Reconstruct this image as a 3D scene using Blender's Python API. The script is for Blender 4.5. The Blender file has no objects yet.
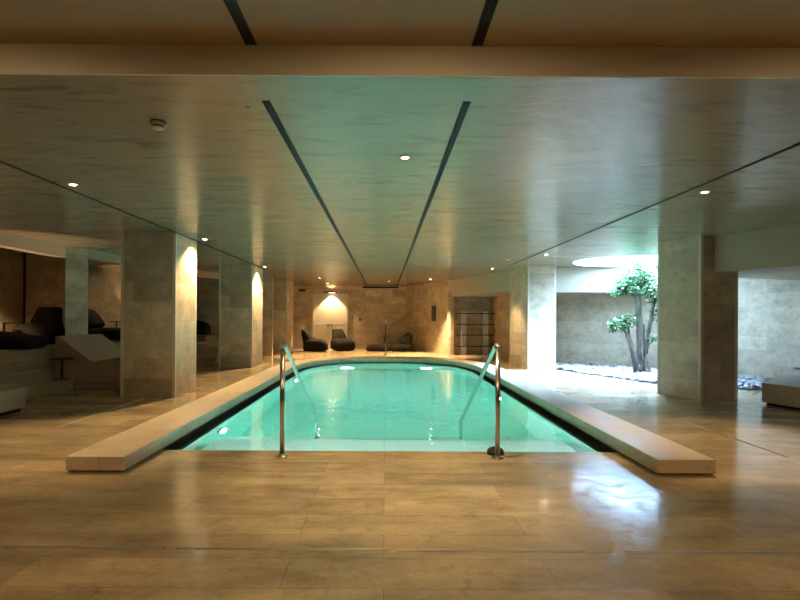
import bpy, bmesh, math, random
from mathutils import Vector, Matrix
random.seed(7)
PI = math.pi
S = bpy.context.scene
COL = S.collection

# ------------------------------------------------------------------ helpers
def link_mesh(name, bm, mat=None, parent=None, smooth=False, loc=None, uv=True):
    bmesh.ops.recalc_face_normals(bm, faces=bm.faces)
    if uv:
        lay = bm.loops.layers.uv.verify()
        for f in bm.faces:
            n = f.normal
            if abs(n.z) > 0.7:
                for l in f.loops:
                    l[lay].uv = (l.vert.co.x, l.vert.co.y)
            else:
                t = Vector((-n.y, n.x, 0))
                t = t.normalized() if t.length > 1e-6 else Vector((1, 0, 0))
                for l in f.loops:
                    l[lay].uv = (l.vert.co.dot(t), l.vert.co.z)
    me = bpy.data.meshes.new(name)
    bm.to_mesh(me); bm.free()
    if smooth:
        for p in me.polygons: p.use_smooth = True
    o = bpy.data.objects.new(name, me)
    COL.objects.link(o)
    if mat: me.materials.append(mat)
    if parent: o.parent = parent
    if loc: o.location = loc
    return o

def tag(o, label, cat, group=None, kind=None):
    o['label'] = label; o['category'] = cat
    if group: o['group'] = group
    if kind: o['kind'] = kind
    return o

def thing(name, label, cat, loc=(0, 0, 0), rz=0, group=None):
    o = bpy.data.objects.new(name, None)
    o.empty_display_size = .1
    COL.objects.link(o)
    o.location = loc; o.rotation_euler = (0, 0, rz)
    return tag(o, label, cat, group)

def struct(o, label=None):
    o['kind'] = 'structure'
    if label: o['label'] = label
    return o

def copy_tree(o, parent=None):
    c = o.copy(); COL.objects.link(c)
    if parent: c.parent = parent
    for ch in list(o.children): copy_tree(ch, c)
    return c

def box(bm, x0, x1, y0, y1, z0, z1):
    v = [bm.verts.new(p) for p in ((x0,y0,z0),(x1,y0,z0),(x1,y1,z0),(x0,y1,z0),(x0,y0,z1),(x1,y0,z1),(x1,y1,z1),(x0,y1,z1))]
    for q in ((0,3,2,1),(4,5,6,7),(0,1,5,4),(1,2,6,5),(2,3,7,6),(3,0,4,7)):
        bm.faces.new([v[i] for i in q])
    return bm

def prism(bm, pts, z0, z1):
    a = [bm.verts.new((p[0], p[1], z0)) for p in pts]
    b = [bm.verts.new((p[0], p[1], z1)) for p in pts]
    n = len(pts)
    bm.faces.new(a[::-1]); bm.faces.new(b)
    for i in range(n):
        j = (i+1) % n
        bm.faces.new((a[i], a[j], b[j], b[i]))
    return bm

def tube(bm, pts, rad, seg=12, cap=True):
    pts = [Vector(p) for p in pts]
    if not isinstance(rad, (list, tuple)): rad = [rad]*len(pts)
    rings = []; up = None
    for i, p in enumerate(pts):
        d = (pts[min(i+1, len(pts)-1)] - pts[max(i-1, 0)]).normalized()
        if up is None:
            up = Vector((0,0,1)) if abs(d.z) < .9 else Vector((1,0,0))
        s = d.cross(up)
        if s.length < 1e-4: s = d.cross(Vector((0,1,0)))
        s.normalize(); up = s.cross(d).normalized()
        rings.append([bm.verts.new(p + (s*math.cos(a) + up*math.sin(a))*rad[i]) for a in [2*PI*k/seg for k in range(seg)]])
    for r0, r1 in zip(rings, rings[1:]):
        for k in range(seg):
            bm.faces.new((r0[k], r0[(k+1)%seg], r1[(k+1)%seg], r1[k]))
    if cap:
        bm.faces.new(rings[0][::-1]); bm.faces.new(rings[-1])
    return bm

def lathe(bm, prof, seg=32, c=(0,0,0)):
    rings = []
    for r, z in prof:
        rings.append([bm.verts.new((c[0]+max(r,1e-4)*math.cos(2*PI*k/seg), c[1]+max(r,1e-4)*math.sin(2*PI*k/seg), c[2]+z)) for k in range(seg)])
    for a, b in zip(rings, rings[1:]):
        for k in range(seg):
            bm.faces.new((a[k], a[(k+1)%seg], b[(k+1)%seg], b[k]))
    bm.faces.new(rings[0][::-1]); bm.faces.new(rings[-1])
    return bm

def superq(bm, a, b, c, n=3.0, seg=28, fn=None, ctr=(0,0,0)):
    """closed rounded blob; fn deforms each point"""
    m = seg//2; rows = []
    def sp(v, e): return math.copysign(abs(v)**e, v)
    e = 2.0/n
    for i in range(1, m):
        ph = -PI/2 + PI*i/m
        row = []
        for k in range(seg):
            th = 2*PI*k/seg
            p = Vector((a*sp(math.cos(ph), e)*sp(math.cos(th), e), b*sp(math.cos(ph), e)*sp(math.sin(th), e), c*sp(math.sin(ph), e)))
            if fn: p = fn(p)
            row.append(bm.verts.new(p + Vector(ctr)))
        rows.append(row)
    lo = Vector((0,0,-c)); hi = Vector((0,0,c))
    if fn: lo = fn(lo); hi = fn(hi)
    lo = bm.verts.new(lo+Vector(ctr)); hi = bm.verts.new(hi+Vector(ctr))
    for r0, r1 in zip(rows, rows[1:]):
        for k in range(seg):
            bm.faces.new((r0[k], r0[(k+1)%seg], r1[(k+1)%seg], r1[k]))
    for k in range(seg):
        bm.faces.new((lo, rows[0][(k+1)%seg], rows[0][k]))
        bm.faces.new((hi, rows[-1][k], rows[-1][(k+1)%seg]))
    return bm

def fill_with_hole(bm, outer, inner, z):
    """flat face set between two closed loops"""
    es = []
    for lp in (outer, inner):
        vs = [bm.verts.new((p[0], p[1], z)) for p in lp]
        for i in range(len(vs)): es.append(bm.edges.new((vs[i], vs[(i+1) % len(vs)])))
    bmesh.ops.triangle_fill(bm, use_beauty=True, use_dissolve=False, edges=es)
    return bm

def bevel(o, w, seg=2):
    m = o.modifiers.new('bevel', 'BEVEL'); m.width = w; m.segments = seg; m.limit_method = 'ANGLE'
    return o

# ------------------------------------------------------------------ materials
def new_mat(name):
    m = bpy.data.materials.new(name); m.use_nodes = True
    nt = m.node_tree
    return m, nt, nt.nodes['Principled BSDF']

def simple(name, col, rough=.5, metal=0, spec=.5, bump=0, bscale=60):
    m, nt, p = new_mat(name)
    p.inputs['Base Color'].default_value = (*col, 1)
    p.inputs['Roughness'].default_value = rough
    p.inputs['Metallic'].default_value = metal
    p.inputs['Specular IOR Level'].default_value = spec
    if bump:
        tc = nt.nodes.new('ShaderNodeTexCoord'); n = nt.nodes.new('ShaderNodeTexNoise'); b = nt.nodes.new('ShaderNodeBump')
        n.inputs['Scale'].default_value = bscale; n.inputs['Detail'].default_value = 4
        b.inputs['Strength'].default_value = bump; b.inputs['Distance'].default_value = .01
        nt.links.new(tc.outputs['Object'], n.inputs['Vector']); nt.links.new(n.outputs['Fac'], b.inputs['Height'])
        nt.links.new(b.outputs['Normal'], p.inputs['Normal'])
    return m

def emit(name, col, strength):
    m, nt, p = new_mat(name)
    p.inputs['Base Color'].default_value = (0, 0, 0, 1)
    p.inputs['Emission Color'].default_value = (*col, 1)
    p.inputs['Emission Strength'].default_value = strength
    return m

def ramp(nt, stops, interp='LINEAR'):
    r = nt.nodes.new('ShaderNodeValToRGB'); r.color_ramp.interpolation = interp
    e = r.color_ramp.elements
    while len(e) < len(stops): e.new(.5)
    for i, (p, c) in enumerate(stops):
        e[i].position = p; e[i].color = (*c, 1) if len(c) == 3 else c
    return r

def stone(name, c1, c2, mortar, bw, rh, rough=(.35, .6), coord='UV', spec=.5, bump=.25, mort=.004, mott=.35, big=1.0, vein=.6):
    m, nt, p = new_mat(name)
    N, L = nt.nodes.new, nt.links.new
    tc = N('ShaderNodeTexCoord')
    br = N('ShaderNodeTexBrick')
    br.inputs['Scale'].default_value = 1; br.inputs['Brick Width'].default_value = bw; br.inputs['Row Height'].default_value = rh
    br.inputs['Mortar Size'].default_value = mort; br.inputs['Mortar Smooth'].default_value = .3; br.inputs['Bias'].default_value = 0
    br.inputs['Color1'].default_value = (*c1, 1); br.inputs['Color2'].default_value = (*c2, 1); br.inputs['Mortar'].default_value = (*mortar, 1)
    br.offset = .37; br.squash = 1
    L(tc.outputs[coord], br.inputs['Vector'])
    mp = N('ShaderNodeMapping'); mp.inputs['Scale'].default_value = (2.6*big, 3.4*big, 2) if coord == 'UV' else (1.2*big, 3*big, 4)
    L(tc.outputs[coord], mp.inputs['Vector'])
    n1 = N('ShaderNodeTexNoise'); n1.inputs['Scale'].default_value = 1; n1.inputs['Detail'].default_value = 8; n1.inputs['Roughness'].default_value = .65; n1.inputs['Distortion'].default_value = .15
    L(mp.outputs[0], n1.inputs['Vector'])
    rp = ramp(nt, [(.2, (1-mott,)*3), (.8, (1+mott*.7,)*3)])
    L(n1.outputs['Fac'], rp.inputs[0])
    mx = N('ShaderNodeMix'); mx.data_type = 'RGBA'; mx.blend_type = 'MULTIPLY'; mx.inputs[0].default_value = 1
    L(br.outputs['Color'], mx.inputs[6]); L(rp.outputs[0], mx.inputs[7])
    n2 = N('ShaderNodeTexNoise'); n2.inputs['Scale'].default_value = 38; n2.inputs['Detail'].default_value = 6; n2.inputs['Roughness'].default_value = .7
    L(tc.outputs[coord], n2.inputs['Vector'])
    rp2 = ramp(nt, [(.33, (.72, .68, .62)), (.46, (1, 1, 1))])
    L(n2.outputs['Fac'], rp2.inputs[0])
    mx2 = N('ShaderNodeMix'); mx2.data_type = 'RGBA'; mx2.blend_type = 'MULTIPLY'; mx2.inputs[0].default_value = .8
    L(mx.outputs[2], mx2.inputs[6]); L(rp2.outputs[0], mx2.inputs[7])
    n4 = N('ShaderNodeTexNoise'); n4.inputs['Scale'].default_value = 7.5; n4.inputs['Detail'].default_value = 9; n4.inputs['Roughness'].default_value = .72; n4.inputs['Distortion'].default_value = .4
    L(tc.outputs[coord], n4.inputs['Vector'])
    rp4 = ramp(nt, [(.30, (.58, .54, .48)), (.47, (.97, .97, .96)), (.70, (1.15, 1.15, 1.14))]); L(n4.outputs['Fac'], rp4.inputs[0])
    mx4 = N('ShaderNodeMix'); mx4.data_type = 'RGBA'; mx4.blend_type = 'MULTIPLY'; mx4.inputs[0].default_value = vein
    L(mx2.outputs[2], mx4.inputs[6]); L(rp4.outputs[0], mx4.inputs[7])
    L(mx4.outputs[2], p.inputs['Base Color'])
    mr = N('ShaderNodeMapRange'); mr.inputs[1].default_value = .3; mr.inputs[2].default_value = .7
    mr.inputs[3].default_value = rough[0]; mr.inputs[4].default_value = rough[1]
    mr.inputs[1].default_value, mr.inputs[2].default_value = (.38, .60) if coord == 'Object' else (.3, .7)
    L((n4 if coord == 'Object' else n1).outputs['Fac'], mr.inputs[0]); L(mr.outputs[0], p.inputs['Roughness'])
    p.inputs['Specular IOR Level'].default_value = spec
    ad = N('ShaderNodeMath'); ad.operation = 'MULTIPLY_ADD'; ad.inputs[1].default_value = -1.2
    L(br.outputs['Fac'], ad.inputs[0]); L(n2.outputs['Fac'], ad.inputs[2])
    b = N('ShaderNodeBump'); b.inputs['Strength'].default_value = bump; b.inputs['Distance'].default_value = .004
    L(ad.outputs[0], b.inputs['Height']); L(b.outputs[0], p.inputs['Normal'])
    return m

M_wall = stone('travertine_wall', (.60, .505, .365), (.43, .355, .25), (.40, .335, .25), 1.05, .29, (.45, .65), bump=.3, mott=.45)
M_column = stone('travertine_column', (.61, .51, .375), (.38, .31, .22), (.42, .35, .26), .93, .285, (.4, .6), bump=.3, mott=.45)
M_floor = stone('travertine_floor', (.52, .405, .25), (.36, .275, .165), (.31, .245, .15), 1.25, .31, (.24, .035), coord='Object', spec=.5, bump=.10, mort=.003, mott=.62)
M_kerb = stone('travertine_kerb', (.56, .455, .32), (.51, .41, .29), (.38, .30, .21), 1.6, .9, (.29, .5), bump=.15, mort=.003, mott=.25)
M_step = stone('pale_stone_block', (.38, .33, .25), (.345, .30, .225), (.25, .22, .17), 1.4, .7, (.45, .6), bump=.1, mort=.002, mott=.2, vein=.35)
M_edge = simple('pale_stone_edge', (.60, .54, .44), .45, bump=.1)

def plaster(name, c1, c2, rough):
    m, nt, p = new_mat(name)
    N, L = nt.nodes.new, nt.links.new
    tc = N('ShaderNodeTexCoord'); mp = N('ShaderNodeMapping'); mp.inputs['Scale'].default_value = (.8, 3.0, 1)
    L(tc.outputs['Object'], mp.inputs[0])
    n = N('ShaderNodeTexNoise'); n.inputs['Scale'].default_value = 1.6; n.inputs['Detail'].default_value = 5; n.inputs['Roughness'].default_value = .5; n.inputs['Distortion'].default_value = .2
    L(mp.outputs[0], n.inputs['Vector'])
    r = ramp(nt, [(.36, tuple(x*.68 for x in c2)), (.46, c2), (.62, c1)]); n5 = N('ShaderNodeTexNoise'); n5.inputs['Scale'].default_value = 2.4; n5.inputs['Detail'].default_value = 10; n5.inputs['Roughness'].default_value = .68; n5.inputs['Distortion'].default_value = .8; L(mp.outputs[0], n5.inputs['Vector']); L(n5.outputs['Fac'], r.inputs[0]); L(r.outputs[0], p.inputs['Base Color'])
    mp2 = N('ShaderNodeMapping'); mp2.inputs['Scale'].default_value = (2.2, 12, 1); L(tc.outputs['Object'], mp2.inputs[0])
    n2 = N('ShaderNodeTexNoise'); n2.inputs['Scale'].default_value = 2.2; n2.inputs['Detail'].default_value = 6; n2.inputs['Roughness'].default_value = .6; n2.inputs['Distortion'].default_value = .3
    L(mp2.outputs[0], n2.inputs['Vector'])
    mr = N('ShaderNodeMapRange'); mr.inputs[1].default_value = .32; mr.inputs[2].default_value = .68; mr.inputs[3].default_value = rough[0]; mr.inputs[4].default_value = rough[1]
    L(n.outputs['Fac'], mr.inputs[0]); L(mr.outputs[0], p.inputs['Roughness'])
    b = N('ShaderNodeBump'); b.inputs['Strength'].default_value = .13; b.inputs['Distance'].default_value = .02
    n3 = N('ShaderNodeTexNoise'); n3.inputs['Scale'].default_value = 4.5; n3.inputs['Detail'].default_value = 9; n3.inputs['Roughness'].default_value = .66; n3.inputs['Distortion'].default_value = 1.2
    mp3 = N('ShaderNodeMapping'); mp3.inputs['Scale'].default_value = (.8, 1.4, 1); L(tc.outputs['Object'], mp3.inputs[0]); L(mp3.outputs[0], n3.inputs['Vector'])
    ad = N('ShaderNodeMath'); ad.operation = 'MULTIPLY_ADD'; ad.inputs[1].default_value = 1.3; L(n3.outputs['Fac'], ad.inputs[0]); L(n2.outputs['Fac'], ad.inputs[2])
    L(ad.outputs[0], b.inputs['Height']); L(b.outputs[0], p.inputs['Normal'])
    p.inputs['Specular IOR Level'].default_value = .58
    return m

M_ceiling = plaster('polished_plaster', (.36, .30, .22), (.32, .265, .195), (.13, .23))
M_lintel = simple('smooth_plaster', (.46, .395, .30), .55, bump=.05, bscale=20)
M_white = simple('white_plaster', (.82, .82, .80), .6)
M_dark = simple('dark_slot_metal', (.010, .011, .011), .7, spec=.2)
M_darkgap = simple('dark_gutter', (.012, .014, .012), .6)
M_steel = simple('brushed_steel', (.62, .58, .52), .22, 1.0)
M_strip = simple('drain_steel', (.62, .59, .53), .45, .7)
M_plastic = simple('white_plastic', (.75, .70, .6), .4)
M_black = simple('black_metal', (.012, .011, .010), .4)
M_rubber = simple('black_rubber', (.01, .01, .01), .5)
M_fabric = simple('brown_fabric', (.0075, .006, .0042), .9, spec=.2, bump=.4, bscale=180)
M_fabric2 = simple('charcoal_fabric', (.015, .012, .008), .9, spec=.2, bump=.4, bscale=180)
M_door = simple('white_door', (.62, .57, .47), .45)
M_brass = simple('pale_bar', (.92, .90, .85), .3)
M_red = simple('red_plastic', (.12, .03, .015), .4)
M_lamp = emit('warm_lamp', (1, .80, .50), 200)
M_poollamp = emit('pool_lamp', (.9, 1, .97), 50)
M_redlamp = emit('red_indicator', (1, .08, .03), .25)
M_ledgreen = emit('green_indicator', (.2, 1, .7), .5)

def pooltile():
    m, nt, p = new_mat('pool_mosaic')
    N, L = nt.nodes.new, nt.links.new
    tc = N('ShaderNodeTexCoord'); br = N('ShaderNodeTexBrick'); br.offset = 0
    br.inputs['Scale'].default_value = 1; br.inputs['Brick Width'].default_value = 1.2; br.inputs['Row Height'].default_value = 1.2
    br.inputs['Mortar Size'].default_value = .012
    br.inputs['Color1'].default_value = (.66, .82, .74, 1); br.inputs['Color2'].default_value = (.655, .815, .735, 1); br.inputs['Mortar'].default_value = (.58, .74, .66, 1)
    L(tc.outputs['UV'], br.inputs['Vector']); L(br.outputs[0], p.inputs['Base Color'])
    p.inputs['Roughness'].default_value = .6
    return m
M_pool = pooltile()

def water():
    m = bpy.data.materials.new('pool_water'); m.use_nodes = True
    nt = m.node_tree; nt.nodes.clear(); N, L = nt.nodes.new, nt.links.new
    out = N('ShaderNodeOutputMaterial'); g = N('ShaderNodeBsdfGlass'); g.inputs['IOR'].default_value = 1.33; g.inputs['Roughness'].default_value = 0.0
    g.inputs['Color'].default_value = (1, 1, 1, 1)
    tc = N('ShaderNodeTexCoord'); n = N('ShaderNodeTexNoise'); n.inputs['Scale'].default_value = 3.2; n.inputs['Detail'].default_value = 2
    b = N('ShaderNodeBump'); b.inputs['Strength'].default_value = .22; b.inputs['Distance'].default_value = .03
    L(tc.outputs['Object'], n.inputs['Vector']); L(n.outputs[0], b.inputs['Height']); L(b.outputs[0], g.inputs['Normal'])
    v = N('ShaderNodeVolumeAbsorption'); v.inputs['Color'].default_value = (0, .93, .83, 1); v.inputs['Density'].default_value = .225
    vs = N('ShaderNodeVolumeScatter'); vs.inputs['Color'].default_value = (.75, 1, .95, 1); vs.inputs['Density'].default_value = .018
    va = N('ShaderNodeAddShader'); L(v.outputs[0], va.inputs[0]); L(vs.outputs[0], va.inputs[1])
    L(g.outputs[0], out.inputs['Surface']); L(va.outputs[0], out.inputs['Volume'])
    return m
M_water = water()

def bark():
    m, nt, p = new_mat('tree_bark')
    N, L = nt.nodes.new, nt.links.new
    tc = N('ShaderNodeTexCoord'); mp = N('ShaderNodeMapping'); mp.inputs['Scale'].default_value = (14, 14, 3.5); L(tc.outputs['Object'], mp.inputs[0])
    n = N('ShaderNodeTexNoise'); n.inputs['Scale'].default_value = 1; n.inputs['Detail'].default_value = 6; L(mp.outputs[0], n.inputs['Vector'])
    r = ramp(nt, [(.36, (.035, .028, .02)), (.62, (.19, .155, .12))]); L(n.outputs['Fac'], r.inputs[0]); L(r.outputs[0], p.inputs['Base Color'])
    b = N('ShaderNodeBump'); b.inputs['Strength'].default_value = .7; b.inputs['Distance'].default_value = .02; L(n.outputs['Fac'], b.inputs['Height']); L(b.outputs[0], p.inputs['Normal'])
    p.inputs['Roughness'].default_value = .8
    return m
M_bark = bark()

def leafmat():
    m, nt, p = new_mat('glossy_leaf')
    N, L = nt.nodes.new, nt.links.new
    g = N('ShaderNodeNewGeometry')
    r = ramp(nt, [(0, (.015, .055, .02)), (.5, (.045, .14, .045)), (1, (.14, .28, .09))]); L(g.outputs['Random Per Island'], r.inputs[0]); L(r.outputs[0], p.inputs['Base Color'])
    p.inputs['Roughness'].default_value = .25
    t = N('ShaderNodeBsdfTranslucent'); L(r.outputs[0], t.inputs[0]); mx = N('ShaderNodeMixShader'); mx.inputs[0].default_value = .3
    out = nt.nodes['Material Output']; L(p.outputs[0], mx.inputs[1]); L(t.outputs[0], mx.inputs[2]); L(mx.outputs[0], out.inputs['Surface'])
    return m
M_leaf = leafmat()
PEB = [simple('pebble_white', (.36, .36, .35), .5), simple('pebble_grey', (.11, .115, .12), .5), simple('pebble_pale', (.24, .235, .22), .5), simple('pebble_slate', (.05, .055, .065), .5)]

# ------------------------------------------------------------------ key dimensions
CZ, UZ = 2.45, 2.605            # main and raised ceiling heights
STEP_Y = 2.9
WATER = -.014

def pool_loop(a, yc, b, front, n=2.5, seg=40):
    pts = [(-a, front)]
    for k in range(seg+1):
        th = PI - PI*k/seg
        c, s = math.cos(th), math.sin(th)
        pts.append((math.copysign(abs(c)**(2/n), c)*a + 0.0, yc + abs(s)**(2/n)*b))
    pts.append((a, front))
    return [(x+.05, y) for x, y in pts]
L_basin = pool_loop(1.93, 12, 2.98, 5.06)
L_hole = pool_loop(2.06, 12, 3.11, 5.05)
L_water = pool_loop(1.936, 12, 2.986, 5.054)
L_kin = pool_loop(2.045, 12, 3.1, 4.30)
L_kout = pool_loop(2.50, 12, 3.62, 4.30)

# ------------------------------------------------------------------ shell
bm = fill_with_hole(bmesh.new(), [(-9.2, -3.6), (9.2, -3.6), (9.2, 23.2), (-9.2, 23.2)], L_hole, 0)
# hole sides, gutter bottom
n = len(L_hole)
for i in range(n-1):
    p, q = L_hole[i], L_hole[i+1]
    bm.faces.new([bm.verts.new(c) for c in ((p[0], p[1], 0), (q[0], q[1], 0), (q[0], q[1], -.12), (p[0], p[1], -.12))])
p, q = L_hole[-1], L_hole[0]
bm.faces.new([bm.verts.new(c) for c in ((p[0], p[1], 0), (q[0], q[1], 0), (q[0], q[1], -.12), (p[0], p[1], -.12))])
bmesh.ops.remove_doubles(bm, verts=bm.verts, dist=1e-4)
struct(link_mesh('floor', bm, M_floor), 'tan travertine tile floor around the pool')

# gutter channel
bm = bmesh.new()
for i in range(n-1):
    a, b, c, d = L_basin[i], L_basin[i+1], L_hole[i+1], L_hole[i]
    bm.faces.new([bm.verts.new((x, y, -.10)) for x, y in (a, b, c, d)])
    bm.faces.new([bm.verts.new(t) for t in ((*a, -.10), (*b, -.10), (*b, -.004), (*a, -.004))])
    for e, off in ((L_hole, 0),):
        bm.faces.new([bm.verts.new(t) for t in ((d[0]*.9995, d[1], -.10), (c[0]*.9995, c[1], -.10), (c[0]*.9995, c[1], -.001), (d[0]*.9995, d[1], -.001))])
bmesh.ops.remove_doubles(bm, verts=bm.verts, dist=1e-5)
struct(link_mesh('trim_1', bm, M_darkgap), 'dark overflow gutter under the pool kerb')

# basin
DEPTH = 1.5
bm = bmesh.new()
nb = len(L_basin)
for i in range(nb):
    a, b = L_basin[i], L_basin[(i+1) % nb]
    bm.faces.new([bm.verts.new(t) for t in ((*a, -DEPTH), (*b, -DEPTH), (*b, -.003), (*a, -.003))])
bm.faces.new([bm.verts.new((x, y, -DEPTH)) for x, y in L_basin])
bmesh.ops.remove_doubles(bm, verts=bm.verts, dist=1e-5)
struct(link_mesh('pool_floor', bm, M_pool), 'pale tiled pool basin')
bm = bmesh.new()
for k in range(3):
    box(bm, -1.75, 1.85, 5.07, 5.45+.38*(k+1), -DEPTH+.003, -.26-.30*k)
struct(link_mesh('pool_floor_steps', bm, M_pool), 'submerged entry steps between the handrails')

bm = bmesh.new()
prism(bm, L_water, -DEPTH-.006, WATER)
w = link_mesh('pool_water', bm, M_water)
tag(w, 'still turquoise water filling the swimming pool', 'water', kind='stuff')

# kerb
root = thing('pool_kerb', 'raised travertine kerb running in a U round the pool', 'kerb', (0, 0, 0))
def ring(lin, lout, z0, z1, name, inset):
    bm = bmesh.new(); V = []
    li = lin; lo = lout
    lay = bm.loops.layers.uv.verify()
    acc = 0; us = []
    for i in range(len(li)):
        if i: acc += (Vector(lo[i])-Vector(lo[i-1])).length
        us.append(acc)
    # subdivide long straights for UV only by length
    for (a, b) in zip(li, lo):
        V.append([bm.verts.new((*a, z0)), bm.verts.new((*a, z1)), bm.verts.new((*b, z1)), bm.verts.new((*b, z0))])
    vv = [0, .1, .55, .65]
    for i in range(len(V)-1):
        for k in range(4):
            k2 = (k+1) % 4
            f = bm.faces.new((V[i][k], V[i+1][k], V[i+1][k2], V[i][k2]))
            vs = (vv[k], vv[k], vv[k2] if k2 else .75, vv[k2] if k2 else .75)
            for l, u, v in zip(f.loops, (us[i], us[i+1], us[i+1], us[i]), vs): l[lay].uv = (u, v)
    for e in (0, -1):
        f = bm.faces.new(V[e])
        for l in f.loops: l[lay].uv = (l.vert.co.x, .2+l.vert.co.z)
    return link_mesh(name, bm, M_kerb, root, uv=False)
o = ring(L_kin, L_kout, .016, .125, 'slab', 0); bevel(o, .006)
L_pin = pool_loop(2.075, 12, 3.14, 4.325); L_pout = pool_loop(2.475, 12, 3.59, 4.325)
ring(L_pin, L_pout, 0.0, .018, 'plinth', .02)

# ceilings
SKY_C, SKY_R = (5.4, 12.1), 1.27
circ = [(SKY_C[0]+SKY_R*math.cos(2*PI*k/64), SKY_C[1]+SKY_R*math.sin(2*PI*k/64)) for k in range(64)]
bm = fill_with_hole(bmesh.new(), [(-9.2, STEP_Y), (9.2, STEP_Y), (9.2, 23.2), (-9.2, 23.2)], circ, CZ)
struct(link_mesh('ceiling', bm, M_ceiling), 'glossy polished plaster ceiling over the pool')
bm = bmesh.new(); box(bm, -9.2, 9.2, -3.6, STEP_Y, UZ, UZ+.1)
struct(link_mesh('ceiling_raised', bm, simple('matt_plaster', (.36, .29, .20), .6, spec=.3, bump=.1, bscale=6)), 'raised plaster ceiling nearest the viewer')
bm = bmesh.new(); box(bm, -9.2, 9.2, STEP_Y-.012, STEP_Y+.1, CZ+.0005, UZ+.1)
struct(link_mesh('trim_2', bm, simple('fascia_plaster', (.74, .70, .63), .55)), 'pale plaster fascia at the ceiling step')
# roof deck keeps the sky out everywhere but the skylight
bm = fill_with_hole(bmesh.new(), [(-9.6, -4), (9.6, -4), (9.6, 23.6), (-9.6, 23.6)], circ, 3.0)
struct(link_mesh('ceiling_slab', bm, M_white))
bm = bmesh.new()
for a, b in zip(circ, circ[1:]+circ[:1]):
    bm.faces.new([bm.verts.new(t) for t in ((*a, CZ), (*b, CZ), (*b, 3.0), (*a, 3.0))])
bmesh.ops.remove_doubles(bm, verts=bm.verts, dist=1e-5)
struct(link_mesh('window_1', bm, M_white, smooth=True), 'round skylight shaft above the tree')

def wall(name, pts, z0, z1, th, mat, label=None):
    """thick wall whose visible face follows pts; thickness goes to the left of travel"""
    P = [Vector(p) for p in pts]; off = []
    for i, p in enumerate(P):
        d = (P[min(i+1, len(P)-1)] - P[max(i-1, 0)]).normalized()
        off.append(p + Vector((-d.y, d.x))*th)
    bm = bmesh.new(); lay = bm.loops.layers.uv.verify(); u = 0
    A = [(bm.verts.new((*p, z0)), bm.verts.new((*p, z1))) for p in P]
    B = [(bm.verts.new((*p, z0)), bm.verts.new((*p, z1))) for p in off]
    for i in range(len(P)-1):
        ln = (P[i+1]-P[i]).length
        f = bm.faces.new((A[i][0], A[i+1][0], A[i+1][1], A[i][1]))
        for l, c in zip(f.loops, ((u, z0), (u+ln, z0), (u+ln, z1), (u, z1))): l[lay].uv = c
        f = bm.faces.new((B[i][0], B[i][1], B[i+1][1], B[i+1][0]))
        for l, c in zip(f.loops, ((u, z0), (u, z1), (u+ln, z1), (u+ln, z0))): l[lay].uv = c
        bm.faces.new((A[i][1], A[i+1][1], B[i+1][1], B[i][1])); bm.faces.new((A[i][0], B[i][0], B[i+1][0], A[i+1][0]))
        u += ln
    for e in (0, -1):
        f = bm.faces.new((A[e][0], A[e][1], B[e][1], B[e][0]))
        for l in f.loops: l[lay].uv = (l.vert.co.x+l.vert.co.y, l.vert.co.z)
    o = link_mesh(name, bm, mat, uv=False)
    return struct(o, label)

WT = CZ
wall('wall_back', [(-6.0, 22), (.84, 22)], 0, WT, .2, M_wall, 'golden stone wall behind the beanbags')
wall('wall_back_right', [(.84, 22), (2.14, 18.3)], 0, WT, .12, M_wall, 'angled warm stone wall with the control panel')
wall('wall_light_seal', [(9.1, -3.62), (-9.1, -3.62), (-9.1, 23.1), (9.1, 23.1), (9.1, -3.7)], -.01, 3.0, -.25, M_wall)  # added shell outside the room, unseen, stops sky light leaking in
wall('wall_niche', [(2.14, 18.3), (2.27, 18.78), (3.55, 18.8)], 0, WT, .1, M_wall, 'grey stone wall behind the shelf rack')
outer = [(3.55, 18.8), (3.75, 16.5), (4.15, 15.4), (5.0, 14.75), (5.6, 14.3), (6.2, 13.75), (6.7, 13.1), (7.15, 12.4), (7.5, 11.6), (7.8, 10.7), (8.05, 9.6), (8.25, 8), (8.4, 6), (8.4, -3.5)]
wall('wall_right', outer, 0, WT, .2, M_wall, 'curved stone wall behind the indoor tree')
wall('wall_front', [(8.5, -3.5), (-8.6, -3.5)], 0, UZ, .2, M_wall, 'stone wall behind the viewer')
wall('wall_left', [(-7.35, -3.5), (-7.35, 11.38)], 0, UZ, .2, M_wall, 'stone wall at the back of the left alcove')
wall('wall_left_end', [(-7.33, 11.4), (-6.3, 11.4)], 0, WT, .1, M_wall, 'end wall of the left alcove')
wall('wall_left_far', [(-8.2, 11.5), (-8.2, 14.4), (-5.4, 14.4)], 0, WT, .15, M_wall, 'stone wall behind the second alcove')
wall('wall_left_end_far', [(-6.9, 14.6), (-6.9, 17.4), (-3.5, 17.4)], 0, WT, .15, M_wall, 'stone wall of the third alcove')
wall('wall_left_passage', [(-6.0, 17.6), (-6.0, 22.1)], 0, WT, .15, M_wall)
bm = bmesh.new(); box(bm, -7.345, -7.318, 11.365, 11.395, .66, WT-.001)
struct(link_mesh('trim_3', bm, M_dark), 'dark vertical slot in the alcove corner')

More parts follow.
